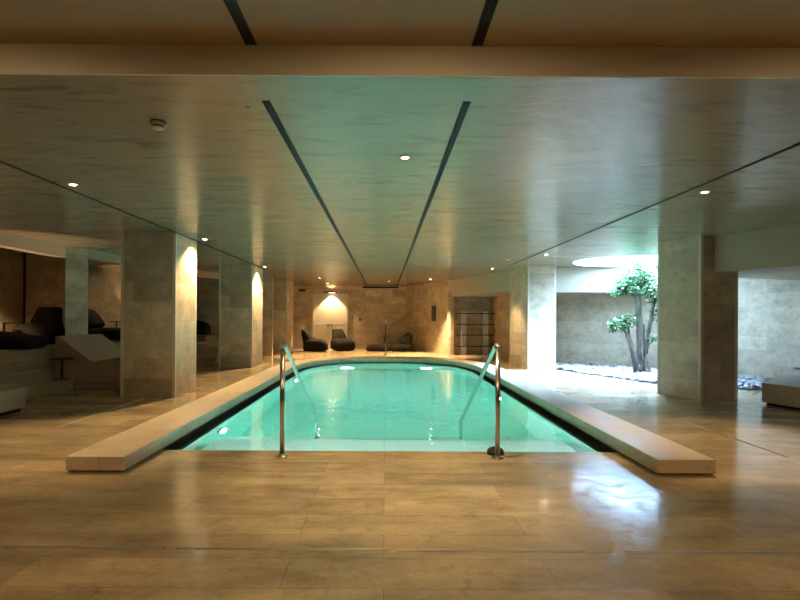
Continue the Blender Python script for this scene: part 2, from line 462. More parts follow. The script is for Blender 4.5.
def bulk(name, pts, z0, label):
    bm = bmesh.new(); prism(bm, pts, z0, CZ-.001)
    return struct(link_mesh(name, bm, M_lintel), label)
bulk('trim_4', [(2.16, 18.25), (3.27, 14.62), (3.95, 15.55), (3.7, 16.5), (3.5, 18.75), (2.3, 18.75)], 1.92, 'plaster bulkhead over the shelf rack niche')
bulk('trim_5', [(3.9, 13.85), (4.05, 13.72), (5.4, 13.5), (6.3, 13.05), (6.7, 13.0), (5.6, 14.2), (5.0, 14.68), (4.2, 15.3), (3.9, 14.9)], 1.85, 'white plaster lintel behind the tree')
bulk('trim_6', [(4.90, 8.37), (5.41, 7.3), (5.9, 6), (6.2, STEP_Y+.02), (8.38, STEP_Y+.02), (8.38, 6), (8.2, 8.2), (8.0, 9.7), (7.85, 10.2), (5.2, 9.2)], 1.91, 'plaster bulkhead right of the near column')
bm = bmesh.new(); box(bm, -5.89, -5.69, STEP_Y+.02, 9.96, 2.25, CZ-.001)
struct(link_mesh('trim_7', bm, M_lintel), 'plaster lintel over the left platform')
bm = bmesh.new(); prism(bm, [(-5.5, 10.35), (-5.2, 14.4), (-5.4, 14.4), (-5.7, 10.45)], 2.29, CZ-.001)
struct(link_mesh('trim_8', bm, M_lintel), 'plaster lintel over the second alcove')
bm = bmesh.new(); prism(bm, [(-5.2, 14.56), (-4.0, 17.38), (-4.2, 17.38), (-5.4, 14.56)], 2.29, CZ-.001)
struct(link_mesh('trim_9', bm, M_lintel))
bm = bmesh.new(); prism(bm, [(-5.69, 9.962), (-5.5, 10.35), (-6.1, 11.5), (-6.45, 11.4)], .66, CZ-.001)
struct(link_mesh('wall_pier', bm, M_wall), 'stone pier between the left alcoves')

# pale skirting along the back wall, its colour standing in for the glow there
bm = bmesh.new(); box(bm, -5.9, .80, 21.97, 21.995, 0, .09)
struct(link_mesh('baseboard_glow', bm, M_edge))

# columns
def column(pts, label):
    bm = bmesh.new(); prism(bm, pts, 0, CZ-.001)
    o = struct(link_mesh('column', bm, M_column), label)
    c = sum((Vector(p) for p in pts), Vector((0, 0)))/len(pts)
    for i, p in enumerate(pts):
        p = Vector(p)
        u = (Vector(pts[i-1])-p).normalized(); v = (Vector(pts[(i+1) % 4])-p).normalized()
        q = p - (u+v)*.005
        bm = bmesh.new(); prism(bm, [q, q+v*.045, q+v*.045+u*.045, q+u*.045], 0, CZ-.0015)
        link_mesh('corner_trim', bm, M_edge, o)
    return o
column([(-3.91, 8.3), (-3.11, 8.3), (-3.11, 9.22), (-3.91, 9.22)], 'nearest left travertine column')
column([(-3.97, 13.4), (-3.18, 13.4), (-3.18, 14.5), (-3.97, 14.5)], 'second left travertine column')
column([(-4.1, 18.7), (-3.27, 18.7), (-3.27, 19.9), (-4.1, 19.9)], 'farthest left travertine column')
column([(4.68, 8.3), (5.30, 8.42), (5.08, 9.30), (4.46, 9.15)], 'nearest right travertine column')
column([(3.37, 13.2), (4.03, 13.22), (3.93, 14.68), (3.26, 14.6)], 'brightly lit right column beside the skylight')

# platform and steps (left alcove)
o = bm = bmesh.new(); box(bm, -7.34, -5.65, 3.2, 9.75, 0, .66)
prism(bm, [(-7.34, 9.75), (-5.72, 9.75), (-5.72, 9.93), (-6.47, 11.38), (-7.34, 11.38)], 0, .66)
struct(link_mesh('floor_platform', bm, M_step), 'raised stone lounge platform on the left')
bm = bmesh.new(); prism(bm, [(-8.18, 11.52), (-6.15, 11.52), (-5.62, 10.5), (-5.45, 14.38), (-8.18, 14.38)], 0, .66)
struct(link_mesh('floor_platform_far', bm, M_step), 'raised platform of the second alcove')
bm = bmesh.new(); box(bm, -6.88, -5.2, 16.2, 17.38, 0, .66)
struct(link_mesh('floor_platform_farthest', bm, M_step), 'raised platform of the third alcove')
st = thing('stone_steps', 'three pale stone steps climbing to the left lounge platform', 'steps', (-5.1, 6, 0))
for k, (xf, ye, z) in enumerate(((-5.10, 9.18, .18), (-5.30, 8.93, .36), (-5.47, 8.74, .53))):
    bm = bmesh.new(); box(bm, -5.648+5.1, xf+5.1, 3.3-6, ye-6, 0 if k == 0 else (.1805 if k == 1 else .3605), z)
    bevel(link_mesh('step', bm, M_step, st), .006)

# ------------------------------------------------------------------ stone loungers
def chaise(label, loc, rz=0):
    r = thing('stone_lounger', label, 'lounger', loc, rz, 'stone loungers')
    W = 1.45
    prof = [(0, .10), (0, .86), (.05, .87), (.60, .455), (.66, .45), (1.15, .535), (1.25, .53), (1.70, .40), (1.72, .38), (1.72, .10)]
    bm = bmesh.new()
    a = [bm.verts.new((x, 0, z)) for x, z in prof]; b = [bm.verts.new((x, W, z)) for x, z in prof]
    bm.faces.new(a); bm.faces.new(b[::-1])
    for i in range(len(prof)):
        j = (i+1) % len(prof); bm.faces.new((a[i], b[i], b[j], a[j]))
    bevel(link_mesh('body', bm, M_step, r), .008)
    bm = bmesh.new(); box(bm, .07, 1.65, .06, W-.06, 0, .101); link_mesh('plinth', bm, M_step, r)
    return r
chaise('angled pale stone lounger behind the nearest left column', (-5.52, 9.37, 0))
chaise('angled stone lounger glimpsed between the first two left columns', (-6.1, 14.62, 0))
def block(label, pts, zt):
    r = thing('stone_bench', label, 'bench', (*pts[0], 0))
    P = [(x-pts[0][0], y-pts[0][1]) for x, y in pts]
    bm = bmesh.new(); prism(bm, P, .045, zt); bevel(link_mesh('top_block', bm, M_step, r), .006)
    c = sum((Vector(p) for p in P), Vector((0, 0)))/len(P)
    bm = bmesh.new(); prism(bm, [(Vector(p)-c)*.93+c for p in P], 0, .046); link_mesh('plinth', bm, M_dark, r)
block('low pale stone bench block at the left edge of the picture', [(-4.56, 7.12), (-5.07, 7.6), (-5.07, 4.6), (-4.62, 4.6)], .30)
block('low stone bench block at the right edge by the garden', [(5.32, 7.9), (5.62, 6.6), (7.2, 7.0), (7.0, 9.0), (6.62, 9.3)], .315)

# ------------------------------------------------------------------ side tables
def table(label, loc, h, r=.19, stem=.018):
    t = thing('side_table', label, 'table', loc, 0, 'small black side tables')
    bm = bmesh.new(); lathe(bm, [(r-.004, h-.022), (r, h-.018), (r, h-.004), (r-.004, h)], 32); link_mesh('table_top', bm, M_black, t, True)
    bm = bmesh.new(); tube(bm, [(0, 0, .012), (0, 0, h-.022)], stem, 12); link_mesh('stem', bm, M_black, t, True)
    bm = bmesh.new(); lathe(bm, [(r*.62, 0), (r*.62, .008), (r*.58, .012)], 28); link_mesh('base', bm, M_black, t)
    return t
table('small black table standing on the lowest left step', (-5.22, 9.06, .18), .345, .18)
table('small black table behind the long beanbag on left platform', (-6.80, 10.0, .66), .43)
table('small black table beside the lounger in the second alcove', (-6.52, 13.6, .66), .43)
table('small dark table beyond the lounger by the back wall', (.0, 21.2, 0), .50, .17)
t = table('low black table on the right stone bench', (6.38, 8.35, .315), .17, .24)
table('small black table between the first two left columns', (-5.06, 14.5, 0), .50, .15)

# ------------------------------------------------------------------ beanbags
def loft(bm, rings, nexp=3.2, seg=28):
    """rings: (centre, half-width along local Y, half-thickness along dir, dir) -> closed rounded tube of superellipse sections"""
    def sp(v): return math.copysign(abs(v)**(2/nexp), v)
    R_ = []
    for c, w, t, d in rings:
        c = Vector(c); d = Vector(d).normalized()
        R_.append([bm.verts.new(c + Vector((0, w*sp(math.cos(a)), 0)) + d*(t*sp(math.sin(a)))) for a in [2*PI*k/seg for k in range(seg)]])
    for r0, r1 in zip(R_, R_[1:]):
        for k in range(seg): bm.faces.new((r0[k], r0[(k+1) % seg], r1[(k+1) % seg], r1[k]))
    bm.faces.new(R_[0][::-1]); bm.faces.new(R_[-1])
    return bm
def profile_bag(bm, stations, nexp=3.6):
    """stations along X: (x, half width, z bottom, z top)"""
    return loft(bm, [((x, 0, (z0+z1)/2), w, (z1-z0)/2, (0, 0, 1)) for x, w, z0, z1 in stations], nexp)
def soft(o):
    m = o.modifiers.new('soft', 'SUBSURF'); m.levels = 1; m.render_levels = 1
    return o
def beanbag_chair(label, loc, rz, mat):
    """local: faces +X, base z=0"""
    r = thing('beanbag_chair', label, 'beanbag', loc, rz, 'beanbag seats')
    bm = bmesh.new()
    profile_bag(bm, [(-.36, .22, .05, .30), (-.345, .30, .01, .40), (-.28, .34, 0, .45), (-.12, .37, 0, .455), (.05, .38, 0, .45), (.22, .38, 0, .435), (.36, .37, 0, .39), (.45, .33, .015, .31), (.49, .25, .06, .23)])
    soft(link_mesh('seat', bm, mat, r, True))
    bm = bmesh.new()
    pts = [(-.20, .30), (-.22, .40), (-.26, .50), (-.31, .60), (-.36, .70), (-.395, .765), (-.405, .785)]
    hw = [.28, .30, .275, .245, .235, .24, .19]; ht = [.17, .18, .155, .13, .10, .06, .015]
    rg = []
    for (x, z), w_, t_ in zip(pts, hw, ht): rg.append(((x, 0, z), w_, t_, (.93, 0, .36)))
    loft(bm, rg, 3.0); soft(link_mesh('backrest', bm, mat, r, True))
    bm = bmesh.new(); tube(bm, [(.02, -.10, .445), (.05, -.07, .472), (.06, 0, .48), (.05, .07, .472), (.02, .10, .445)], .016, 8); link_mesh('handle', bm, M_fabric2, r, True)
    return r
def beanbag_lounger(label, loc, rz, mat, L=1.75, hb=.62):
    """local: foot at +X end, back at -X end, base z=0"""
    r = thing('beanbag_lounger', label, 'beanbag', loc, rz, 'beanbag loungers')
    h = L/2
    bm = bmesh.new(); profile_bag(bm, [(h, .25, .06, .13), (h-.02, .32, .02, .18), (h-.12, .35, 0, .215), (h-.4, .37, 0, .262), (h-.75, .37, 0, .30), (h-.90, .36, 0, .285), (h-.93, .30, .03, .25)]); soft(link_mesh('leg_pad', bm, mat, r, True))
    bm = bmesh.new(); profile_bag(bm, [(h-.90, .30, .03, .25), (h-.93, .36, 0, .285), (h-1.1, .375, 0, .30), (-h+.3, .38, 0, .31), (-h+.12, .37, 0, .31), (-h+.06, .33, .02, .25), (-h+.05, .25, .06, .2)]); soft(link_mesh('seat', bm, mat, r, True))
    bm = bmesh.new(); rg = []
    for k, (x, z, w_, t_) in enumerate(((.36, .20, .30, .24), (.34, .26, .36, .25), (.30, .36, .365, .22), (.25, .47, .35, .19), (.19, .57, .355, .155), (.155, .64, .35, .10), (.14, .665, .28, .03))):
        rg.append(((-h+x, 0, z*hb/.63), w_, t_, (.88, 0, .47)))
    loft(bm, rg, 3.2); soft(link_mesh('backrest', bm, mat, r, True))
    return r
beanbag_chair('dark brown beanbag chair in profile left of the double door', (-2.53, 20.0, 0), 0.0, M_fabric)
beanbag_chair('dark brown beanbag chair in front of the double door', (-1.58, 20.55, 0), -1.05, M_fabric)
beanbag_lounger('long dark brown beanbag lounger by the back wall', (.19, 20.35, 0), PI, M_fabric)
beanbag_chair('charcoal beanbag armchair on the left platform corner', (-6.57, 10.70, .66), -PI/2+.10, M_fabric2).scale = (.88, 1.0, .92)
beanbag_lounger('long charcoal beanbag lounger at the front of left platform', (-6.50, 9.2, .66), 0, M_fabric2, 1.62)
beanbag_lounger('charcoal beanbag lounger in the second alcove', (-6.35, 12.9, .66), 0, M_fabric2, 1.5, .66)
beanbag_chair('dark beanbag glimpsed between the first two left columns', (-5.75, 16.75, .66), 0.0, M_fabric2)

# ------------------------------------------------------------------ handrails
def handrail(label, x, y, side):
    r = thing('pool_handrail', label, 'handrail', (x, y, 0), 0, 'pool entry handrails')
    bm = bmesh.new(); tube(bm, [(0, 0, .01), (0, 0, .945)], .021, 16); link_mesh('post', bm, M_steel, r, True)
    bm = bmesh.new(); lathe(bm, [(.052, 0), (.052, .008), (.03, .014), (.024, .03)], 28); link_mesh('base_flange', bm, M_steel, r, True)
    pts = [(0, 0, .93), (0, .0, .955), (.001*side, .015, .972), (.004*side, .05, .972), (.008*side, .09, .952)]
    ex = side*.09; ey = 1.62
    for k in range(1, 9):
        t = k/8; pts.append((side*.008+(ex-side*.008)*t, .09+(ey-.09)*t, .952+(.03-.952)*t))
    pts += [(ex, ey+.035, -.015), (ex, ey+.05, -.06), (ex, ey+.05, -.5), (ex, ey+.05, -.9)]
    bm = bmesh.new(); tube(bm, pts, .019, 14); link_mesh('rail', bm, M_steel, r, True)
    bm = bmesh.new(); tube(bm, [(-.028, 0, .955), (.028, 0, .955)], .026, 18); link_mesh('joint', bm, M_steel, r, True)
handrail('left steel handrail sloping down into the near end of pool', -.88, 4.82, 1)
handrail('right steel handrail sloping down into the near end of pool', .97, 4.80, -1)
r = thing('pool_post', 'thin dark upright rail post at the far end of pool', 'post', (.03, 18.2, 0))
bm = bmesh.new(); tube(bm, [(0, 0, .01), (0, 0, 1.08)], .022, 12); link_mesh('post', bm, M_black, r, True)
bm = bmesh.new(); lathe(bm, [(.06, 0), (.06, .01), (.03, .02)], 24); link_mesh('base_flange', bm, M_black, r, True)
bm = bmesh.new(); tube(bm, [(0, 0, 1.06), (0, -.06, 1.08), (0, -.3, .95)], .02, 12); link_mesh('rail', bm, M_black, r, True)
bm = bmesh.new(); lathe(bm, [(.076, 0), (.075, .028), (.062, .048), (.035, .062), (.0, .066)], 32)
o = link_mesh('drain_cap', bm, M_rubber, None, True, (.985, 4.965, 0)); tag(o, 'black domed rubber cap behind the right handrail foot', 'cap')

# ------------------------------------------------------------------ floor drains, ceiling slots
def slot_drain(label, x0, x1, y0, y1, group=None, name='slot_drain', z=.0, cat='drain'):
    r = thing(name, label, cat, ((x0+x1)/2, (y0+y1)/2, z), 0, group)
    hx, hy = (x1-x0)/2, (y1-y0)/2
    bm = bmesh.new()
    if hx > hy:
        box(bm, -hx, hx, -hy, -hy*.35, 0, .003); box(bm, -hx, hx, hy*.35, hy, 0, .003)
    else:
        box(bm, -hx, -hx*.35, -hy, hy, 0, .003); box(bm, hx*.35, hx, -hy, hy, 0, .003)
    link_mesh('frame', bm, M_strip, r)
    bm = bmesh.new()
    if hx > hy: box(bm, -hx, hx, -hy*.35, hy*.35, 0, .001)
    else: box(bm, -hx*.35, hx*.35, -hy, hy, 0, .001)
    link_mesh('slot', bm, M_dark, r)
YD = 2.895
for lab, a, b, dy in (('leftmost of the four steel floor drain strips', -2.9, -1.135, .012), ('floor drain strip second from left, left of centre', -1.075, .02, .004),
                  ('floor drain strip just right of centre', .073, 1.18, -.004), ('rightmost of the four steel floor drain strips', 1.245, 2.9, -.012)):
    slot_drain(lab, a, b, YD+dy-.012, YD+dy+.012, 'floor drain strips across the foreground')
slot_drain('dark floor drain line on the left deck', -3.545, -3.52, 5.75, 8.2)
slot_drain('steel floor drain line on the right deck', 3.52, 3.545, 4.9, 6.55)

def ceiling_slot(label, x0, x1, y0, y1, z):
    r = thing('ceiling_slot', label, 'air diffuser', ((x0+x1)/2, (y0+y1)/2, z), 0, 'dark linear slots in the ceiling')
    hx, hy = (x1-x0)/2, (y1-y0)/2
    bm = bmesh.new(); box(bm, -hx, hx, -hy, hy, -.002, 0.0); link_mesh('slot', bm, M_dark, r)
    bm = bmesh.new()
    t = .007
    if hy > hx:
        box(bm, -hx, -hx+t, -hy, hy, -.007, -.002); box(bm, hx-t, hx, -hy, hy, -.007, -.002); box(bm, -t*.5, t*.5, -hy, hy, -.006, -.002)
    else:
        box(bm, -hx, hx, -hy, -hy+t, -.007, -.002); box(bm, -hx, hx, hy-t, hy, -.007, -.002); box(bm, -hx, hx, -t*.5, t*.5, -.006, -.002)
    link_mesh('blade', bm, simple_slot, r)
simple_slot = simple('slot_blade', (.02, .022, .022), .7, spec=.2)
ceiling_slot('wide dark ceiling slot left of the pool centreline', -.716, -.672, 3.23, 21.2, CZ)
ceiling_slot('wide dark ceiling slot right of the pool centreline', .444, .488, 3.23, 21.2, CZ)
ceiling_slot('dark slot in the raised ceiling, left one', -.722, -.668, 1.2, STEP_Y-.02, UZ)
ceiling_slot('dark slot in the raised ceiling, right one', .438, .492, 1.2, STEP_Y-.02, UZ)
ceiling_slot('thin dark ceiling slot along the left columns', -3.125, -3.10, 3.3, 14.6, CZ)
ceiling_slot('thin dark ceiling slot along the right columns', 2.915, 2.94, 3.3, 13.2, CZ)
r = thing('wall_slot', 'short dark slot along the top of the back wall', 'air diffuser', (-.18, 21.995, 2.40))
bm = bmesh.new(); box(bm, -.70, .70, -.012, 0, -.03, .03); link_mesh('slot', bm, M_dark, r)
bm = bmesh.new(); box(bm, -.70, .70, -.02, -.012, -.03, -.022); box(bm, -.70, .70, -.02, -.012, .022, .03); link_mesh('frame', bm, simple_slot, r)

# ------------------------------------------------------------------ lights
WARM = (1, .66, .33)
def spot(name, loc, power, angle, blend, col, parent=None, rad=.03, target=None):
    d = bpy.data.lights.new(name, 'SPOT'); d.energy = power; d.spot_size = angle; d.spot_blend = blend; d.color = col; d.shadow_soft_size = rad
    o = bpy.data.objects.new(name, d); COL.objects.link(o); o.location = loc
    if target is not None:
        o.rotation_euler = (Vector(target)-Vector(loc)).to_track_quat('-Z', 'Y').to_euler()
    if parent: o.parent = parent
    return o
def downlight(label, x, y, power, z=CZ, angle=1.35):
    r = thing('downlight', label, 'ceiling light', (x, y, z), 0, 'recessed ceiling downlights')
    bm = bmesh.new(); lathe(bm, [(.026, 0), (.026, -.0065), (.042, -.0065), (.046, -.003), (.046, 0)], 32)
    link_mesh('trim_ring', bm, M_plastic, r, True)
    bm = bmesh.new(); lathe(bm, [(.0255, -.004), (.0255, -.005), (.012, -.0058)], 24)
    link_mesh('lens', bm, M_lamp, r, True)
    spot('lamp_beam', (0, 0, -.02), power, angle, .6, WARM, r, .02)
    return r
PW = 245
downlight('bright downlight over the near middle of the pool', .15, 4.35, PW)
downlight('bright downlight at far left above the kerb end', -2.96, 5.3, PW)
downlight('bright downlight at right beside the thin ceiling slot', 3.12, 5.47, PW)
downlight('downlight washing the inner face of nearest left column', -2.90, 9.0, PW*2.0, angle=2.2)
downlight('downlight by the second left column', -2.98, 13.9, PW*3.0, angle=2.1)
downlight('downlight near the back wall above the beanbag chairs', -2.06, 17.5, PW*6.5)
downlight('distant downlight between the two wide ceiling slots', .13, 18.9, PW*6.5)
downlight('distant downlight just right of the wide slots', 1.44, 17.9, PW*8)
downlight('downlight before the shelf rack niche', 2.68, 14.0, PW*1.6)
downlight('downlight near the bright right column', 3.13, 10.9, PW*.4)
downlight('small downlight closest to the double door', -2.1, 20.3, PW*5)
# lamps of the raised ceiling (above and behind the viewpoint)
for x in (-2.2, .2, 2.6):
    spot('entrance_lamp', (x, 1.4, UZ-.02), 94, 2.7, .6, WARM, None, .03, (x, 2.2, 0))
# alcove uplights / wall washers
spot('alcove_uplight', (-5.42, 9.10, .45), 135, .90, .12, WARM, None, .03, (-5.62, 9.12, 3))
spot('alcove_uplight', (-6.55, 14.22, 1.0), 60, .95, .15, WARM, None, .03, (-6.55, 14.32, 3))
spot('alcove_uplight', (-5.45, 16.6, .75), 60, 1.1, .12, WARM, None, .03, (-5.45, 16.62, 3))
spot('alcove_wash', (-6.9, 9.3, 2.2), 330, 1.6, .5, WARM, None, .03, (-7.3, 9.6, .9))
spot('alcove_wash', (-6.4, 12.6, 2.3), 45, 2.0, .8, WARM, None, .05, (-6.6, 14.0, .8))

# wall lamp over the door
r = thing('wall_lamp', 'dark bar lamp above the double door throwing light up and down', 'lamp', (-2.15, 21.98, 2.20))
bm = bmesh.new(); box(bm, -.28, .28, -.24, -.10, -.025, .025); bevel(link_mesh('housing', bm, M_black, r), .006)
bm = bmesh.new(); box(bm, -.08, .08, -.11, .015, -.04, .04); link_mesh('bracket', bm, M_black, r)
bm = bmesh.new(); box(bm, -.05, .20, -.22, -.12, -.029, -.0255); link_mesh('diffuser', bm, emit('bar_diffuser', (1, .80, .50), 12), r)
spot('lamp_down', (.06, -.20, -.05), 260, 1.75, .35, WARM, r, .02, None).rotation_euler = (.16, 0, 0)
spot('lamp_up', (.03, -.16, .05), 24, 2.2, .6, WARM, r, .02, None).rotation_euler = (PI, 0, 0)

# double door
r = thing('door_1', 'white double door with push bars in the back wall', 'door', (-2.15, 21.96, 0))
r['kind'] = 'structure'
bm = bmesh.new()
box(bm, -.69, -.62, -.02, .035, 0, 2.13); box(bm, .62, .69, -.02, .035, 0, 2.13); box(bm, -.69, .69, -.02, .035, 2.06, 2.13)
link_mesh('door_frame', bm, M_door, r)
for s in (-1, 1):
    bm = bmesh.new(); box(bm, min(s*.005, s*.62), max(s*.005, s*.62), .0, .03, .01, 2.06)
    lf = bevel(link_mesh('door_leaf', bm, M_door, r), .004)
    bm = bmesh.new(); box(bm, min(s*.10, s*.56), max(s*.10, s*.56), -.16, -.06, .87, .97)
    bevel(link_mesh('push_bar', bm, M_brass, lf), .008)
    bm = bmesh.new(); box(bm, min(s*.05, s*.11), max(s*.05, s*.11), -.095, .0, .86, .95)
    bevel(link_mesh('latch_box', bm, M_black, lf), .005)

# exit light, call point, control panel
r = thing('emergency_light', 'small dark box with red glow high on the back wall', 'sign', (-3.24, 21.99, 2.27))
bm = bmesh.new(); box(bm, -.14, .14, -.05, 0, -.05, .05); bevel(link_mesh('housing', bm, M_black, r), .006)
bm = bmesh.new(); box(bm, .02, .13, -.054, -.05, -.035, .035); link_mesh('lens', bm, M_redlamp, r)
bm = bmesh.new(); tube(bm, [(0, 0, 0), (0, -.03, 0), (0, -.05, 0)], [.055, .055, .03], 24)
o = link_mesh('call_point', bm, M_red, None, True, (-.98, 21.995, 1.13)); tag(o, 'small round dark red call button on the back wall', 'button')
ang = math.atan2(-3.7, 1.3)
r = thing('control_panel', 'tall dark control panel on the angled golden wall', 'control panel', (1.71, 19.52, 1.37), ang)
bm = bmesh.new(); box(bm, -.16, .16, -.03, -.002, -.27, .27); bevel(link_mesh('panel', bm, M_black, r), .004)
for k, z in enumerate((.15, .0, -.15)):
    bm = bmesh.new(); tube(bm, [(0, -.03, z), (0, -.042, z)], .035, 16); link_mesh('button', bm, simple_slot, r)

# smoke detector + sprinklers
r = thing('smoke_detector', 'round white smoke detector on the near left ceiling', 'smoke detector', (-1.46, 3.59, CZ))
bm = bmesh.new(); lathe(bm, [(.05, -.006), (.05, 0)], 36); link_mesh('base', bm, M_dark, r)
bm = bmesh.new(); lathe(bm, [(.018, -.048), (.036, -.045), (.044, -.034)], 36); link_mesh('cap', bm, M_plastic, r, True)
bm = bmesh.new(); lathe(bm, [(.042, -.034), (.043, -.029)], 36); link_mesh('vent_gap', bm, M_dark, r)
bm = bmesh.new(); lathe(bm, [(.048, -.029), (.053, -.02), (.052, -.006)], 36); link_mesh('body', bm, M_plastic, r, True)
for x, y, lab in ((-2.74, 12.3, 'small ceiling sprinkler left, before the second left column'), (2.62, 11.9, 'small ceiling sprinkler right, by the end of right slot')):
    r = thing('sprinkler', lab, 'sprinkler', (x, y, CZ), 0, 'ceiling sprinklers')
    bm = bmesh.new(); lathe(bm, [(.04, -.004), (.04, 0)], 24); link_mesh('rosette', bm, M_plastic, r)
    bm = bmesh.new(); tube(bm, [(0, 0, -.004), (0, 0, -.05)], .012, 10); link_mesh('nozzle', bm, M_steel, r)
    bm = bmesh.new(); lathe(bm, [(.028, -.054), (.028, -.05)], 20); link_mesh('deflector', bm, M_steel, r)
bm = bmesh.new(); box(bm, -.012, .012, -.012, .012, -.004, 0)
tag(link_mesh('ceiling_sensor', bm, simple('sensor_brown', (.10, .085, .06), .5), None, False, (-.826, 3.33, CZ)), 'tiny dark square sensor on the ceiling beside the left slot', 'sensor')

# shelf rack
r = thing('shelf_rack', 'rack of two pale posts and four dark shelves in the right niche', 'shelf rack', (2.95, 18.42, 0))
for x in (-.36, .36):
    bm = bmesh.new(); box(bm, x-.085, x+.085, -.03, .07, 0, 1.43); bevel(link_mesh('post', bm, M_white, r), .01)
for z in (1.36, 1.0, .66, .29):
    bm = bmesh.new(); box(bm, -.60, .60, -.19, -.03, z-.014, z+.014); bevel(link_mesh('shelf', bm, M_black, r), .004)

# ------------------------------------------------------------------ pool lamps
def pool_lamp(label, loc, nrm, power, size=.16):
    r = thing('pool_lamp', label, 'pool light', loc, math.atan2(nrm[1], nrm[0]), 'underwater pool lamps')
    bm = bmesh.new(); tube(bm, [(0, 0, 0), (.02, 0, 0), (.028, 0, 0)], [.12, .12, .09], 28); link_mesh('bezel', bm, M_steel, r, True)
    bm = bmesh.new(); tube(bm, [(.028, 0, 0), (.036, 0, 0)], [.085, .07], 24); link_mesh('lens', bm, M_poollamp, r, True)
    d = bpy.data.lights.new('lamp_beam', 'AREA'); d.shape = 'DISK'; d.size = size; d.energy = power; d.color = (.82, 1, 1)
    o = bpy.data.objects.new('lamp_beam', d); COL.objects.link(o); o.parent = r; o.location = (.05, 0, 0); o.rotation_euler = (0, -PI/2, 0)
    return r
PP = 72
xa, xb = .05-1.93, .05+1.93
pool_lamp('underwater lamp low on the near left pool wall', (xa, 6.4, -.40), (1, 0), PP)
pool_lamp('underwater lamp on the left pool wall toward the far end', (xa, 11.6, -.75), (1, 0), PP)
pool_lamp('underwater lamp on the right pool wall beyond the handrail', (xb, 9.45, -.85), (-1, 0), PP*1.4)
pool_lamp('left underwater lamp on the far end wall', (-1.0, 14.66, -.95), (0, -1), PP*1.6).scale = (1, 2.2, .8)
pool_lamp('right underwater lamp on the far end wall', (1.12, 14.66, -.95), (0, -1), PP*1.6).scale = (1, 2.2, .8)

for x in (-1.2, -.4, .5, 1.3):
    d = bpy.data.lights.new('step_lamp', 'AREA'); d.shape = 'DISK'; d.size = .10; d.energy = 27; d.color = (.9, 1, 1)
    o = bpy.data.objects.new('step_lamp', d); COL.objects.link(o); o.location = (x, 5.085, -.13); o.rotation_euler = (PI/2-.25, 0, 0)
# ------------------------------------------------------------------ garden: pebbles and tree
bed = [(4.06, 13.3), (4.5, 11.8), (5.0, 10.4), (5.6, 9.75), (6.4, 9.5), (7.2, 9.6), (7.98, 9.9), (7.72, 10.7), (7.42, 11.6), (7.07, 12.4), (6.62, 13.05), (6.12, 13.68), (5.5, 14.2), (4.9, 14.68), (4.3, 15.1), (4.1, 14.8)]
def inside(x, y, poly):
    c = False
    for i in range(len(poly)):
        (x1, y1), (x2, y2) = poly[i-1], poly[i]
        if (y1 > y) != (y2 > y) and x < (x2-x1)*(y-y1)/(y2-y1)+x1: c = not c
    return c
bm = bmesh.new(); prism(bm, bed, -.02, .006)
tag(link_mesh('pebble_soil', bm, PEB[3]), 'dark ground under the white pebbles round the tree', 'gravel', kind='stuff')
protos = []
for k in range(6):
    bm = bmesh.new(); bmesh.ops.create_icosphere(bm, subdivisions=2, radius=1)
    for v in bm.verts:
        v.co *= 1 + .12*math.sin(v.co.x*3+k)+.08*math.cos(v.co.y*4+k*2)
        v.co.z *= .55
    bmesh.ops.recalc_face_normals(bm, faces=bm.faces)
    me = bpy.data.meshes.new('pebble_shape'); bm.to_mesh(me); bm.free()
    for p in me.polygons: p.use_smooth = True
    me.materials.append(PEB[(0, 2, 0, 1, 2, 3)[k]])
    protos.append(me)
spots = []
sp = .108; y = 9.3; row = 0
while y < 15.2:
    x = 3.9 + (row % 2)*sp/2
    while x < 8.2:
        px, py = x+random.uniform(-.025, .025), y+random.uniform(-.025, .025)
        if inside(px, py, bed) and math.hypot(px-5.65, py-12.25) > .22: spots.append((px, py))
        x += sp
    y += sp*.87; row += 1
def seen(x, y):
    s = 385+560*x/y
    return 556 < s < 658 or 738 < s < 762
spots.sort(key=lambda p: (0 if seen(*p) else 1, p[1]))
rest = bmesh.new()
for i, (x, y) in enumerate(spots):
    k = random.choice((0, 0, 1, 2, 2, 3, 4, 4, 5))
    sc = random.uniform(.042, .072); rot = random.uniform(0, 6.28); zz = .006+sc*random.uniform(.35, .55)
    if i < 300:
        o = bpy.data.objects.new('pebble', protos[k]); COL.objects.link(o)
        o.location = (x, y, zz); o.scale = (sc*1.15, sc*.9, sc); o.rotation_euler = (random.uniform(-.3, .3), random.uniform(-.3, .3), rot)
        tag(o, 'rounded pale pebble in the bed around the indoor tree', 'pebble', 'pebbles around the tree')
    else:
        mtx = Matrix.Translation((x, y, zz)) @ Matrix.Rotation(rot, 4, 'Z') @ Matrix.Diagonal((sc*1.15, sc*.9, sc*.55, 1))
        r_ = bmesh.ops.create_icosphere(rest, subdivisions=1, radius=1, matrix=mtx)
        mi = (0, 2, 0, 1, 2, 3)[k]
        for f in {f for v in r_['verts'] for f in v.link_faces}: f.material_index = mi
o = link_mesh('pebble_bed', rest, None, None, True, uv=False)
for m in PEB: o.data.materials.append(m)
tag(o, 'remaining white and grey pebbles spread round the indoor tree', 'gravel', 'pebbles around the tree', 'stuff')

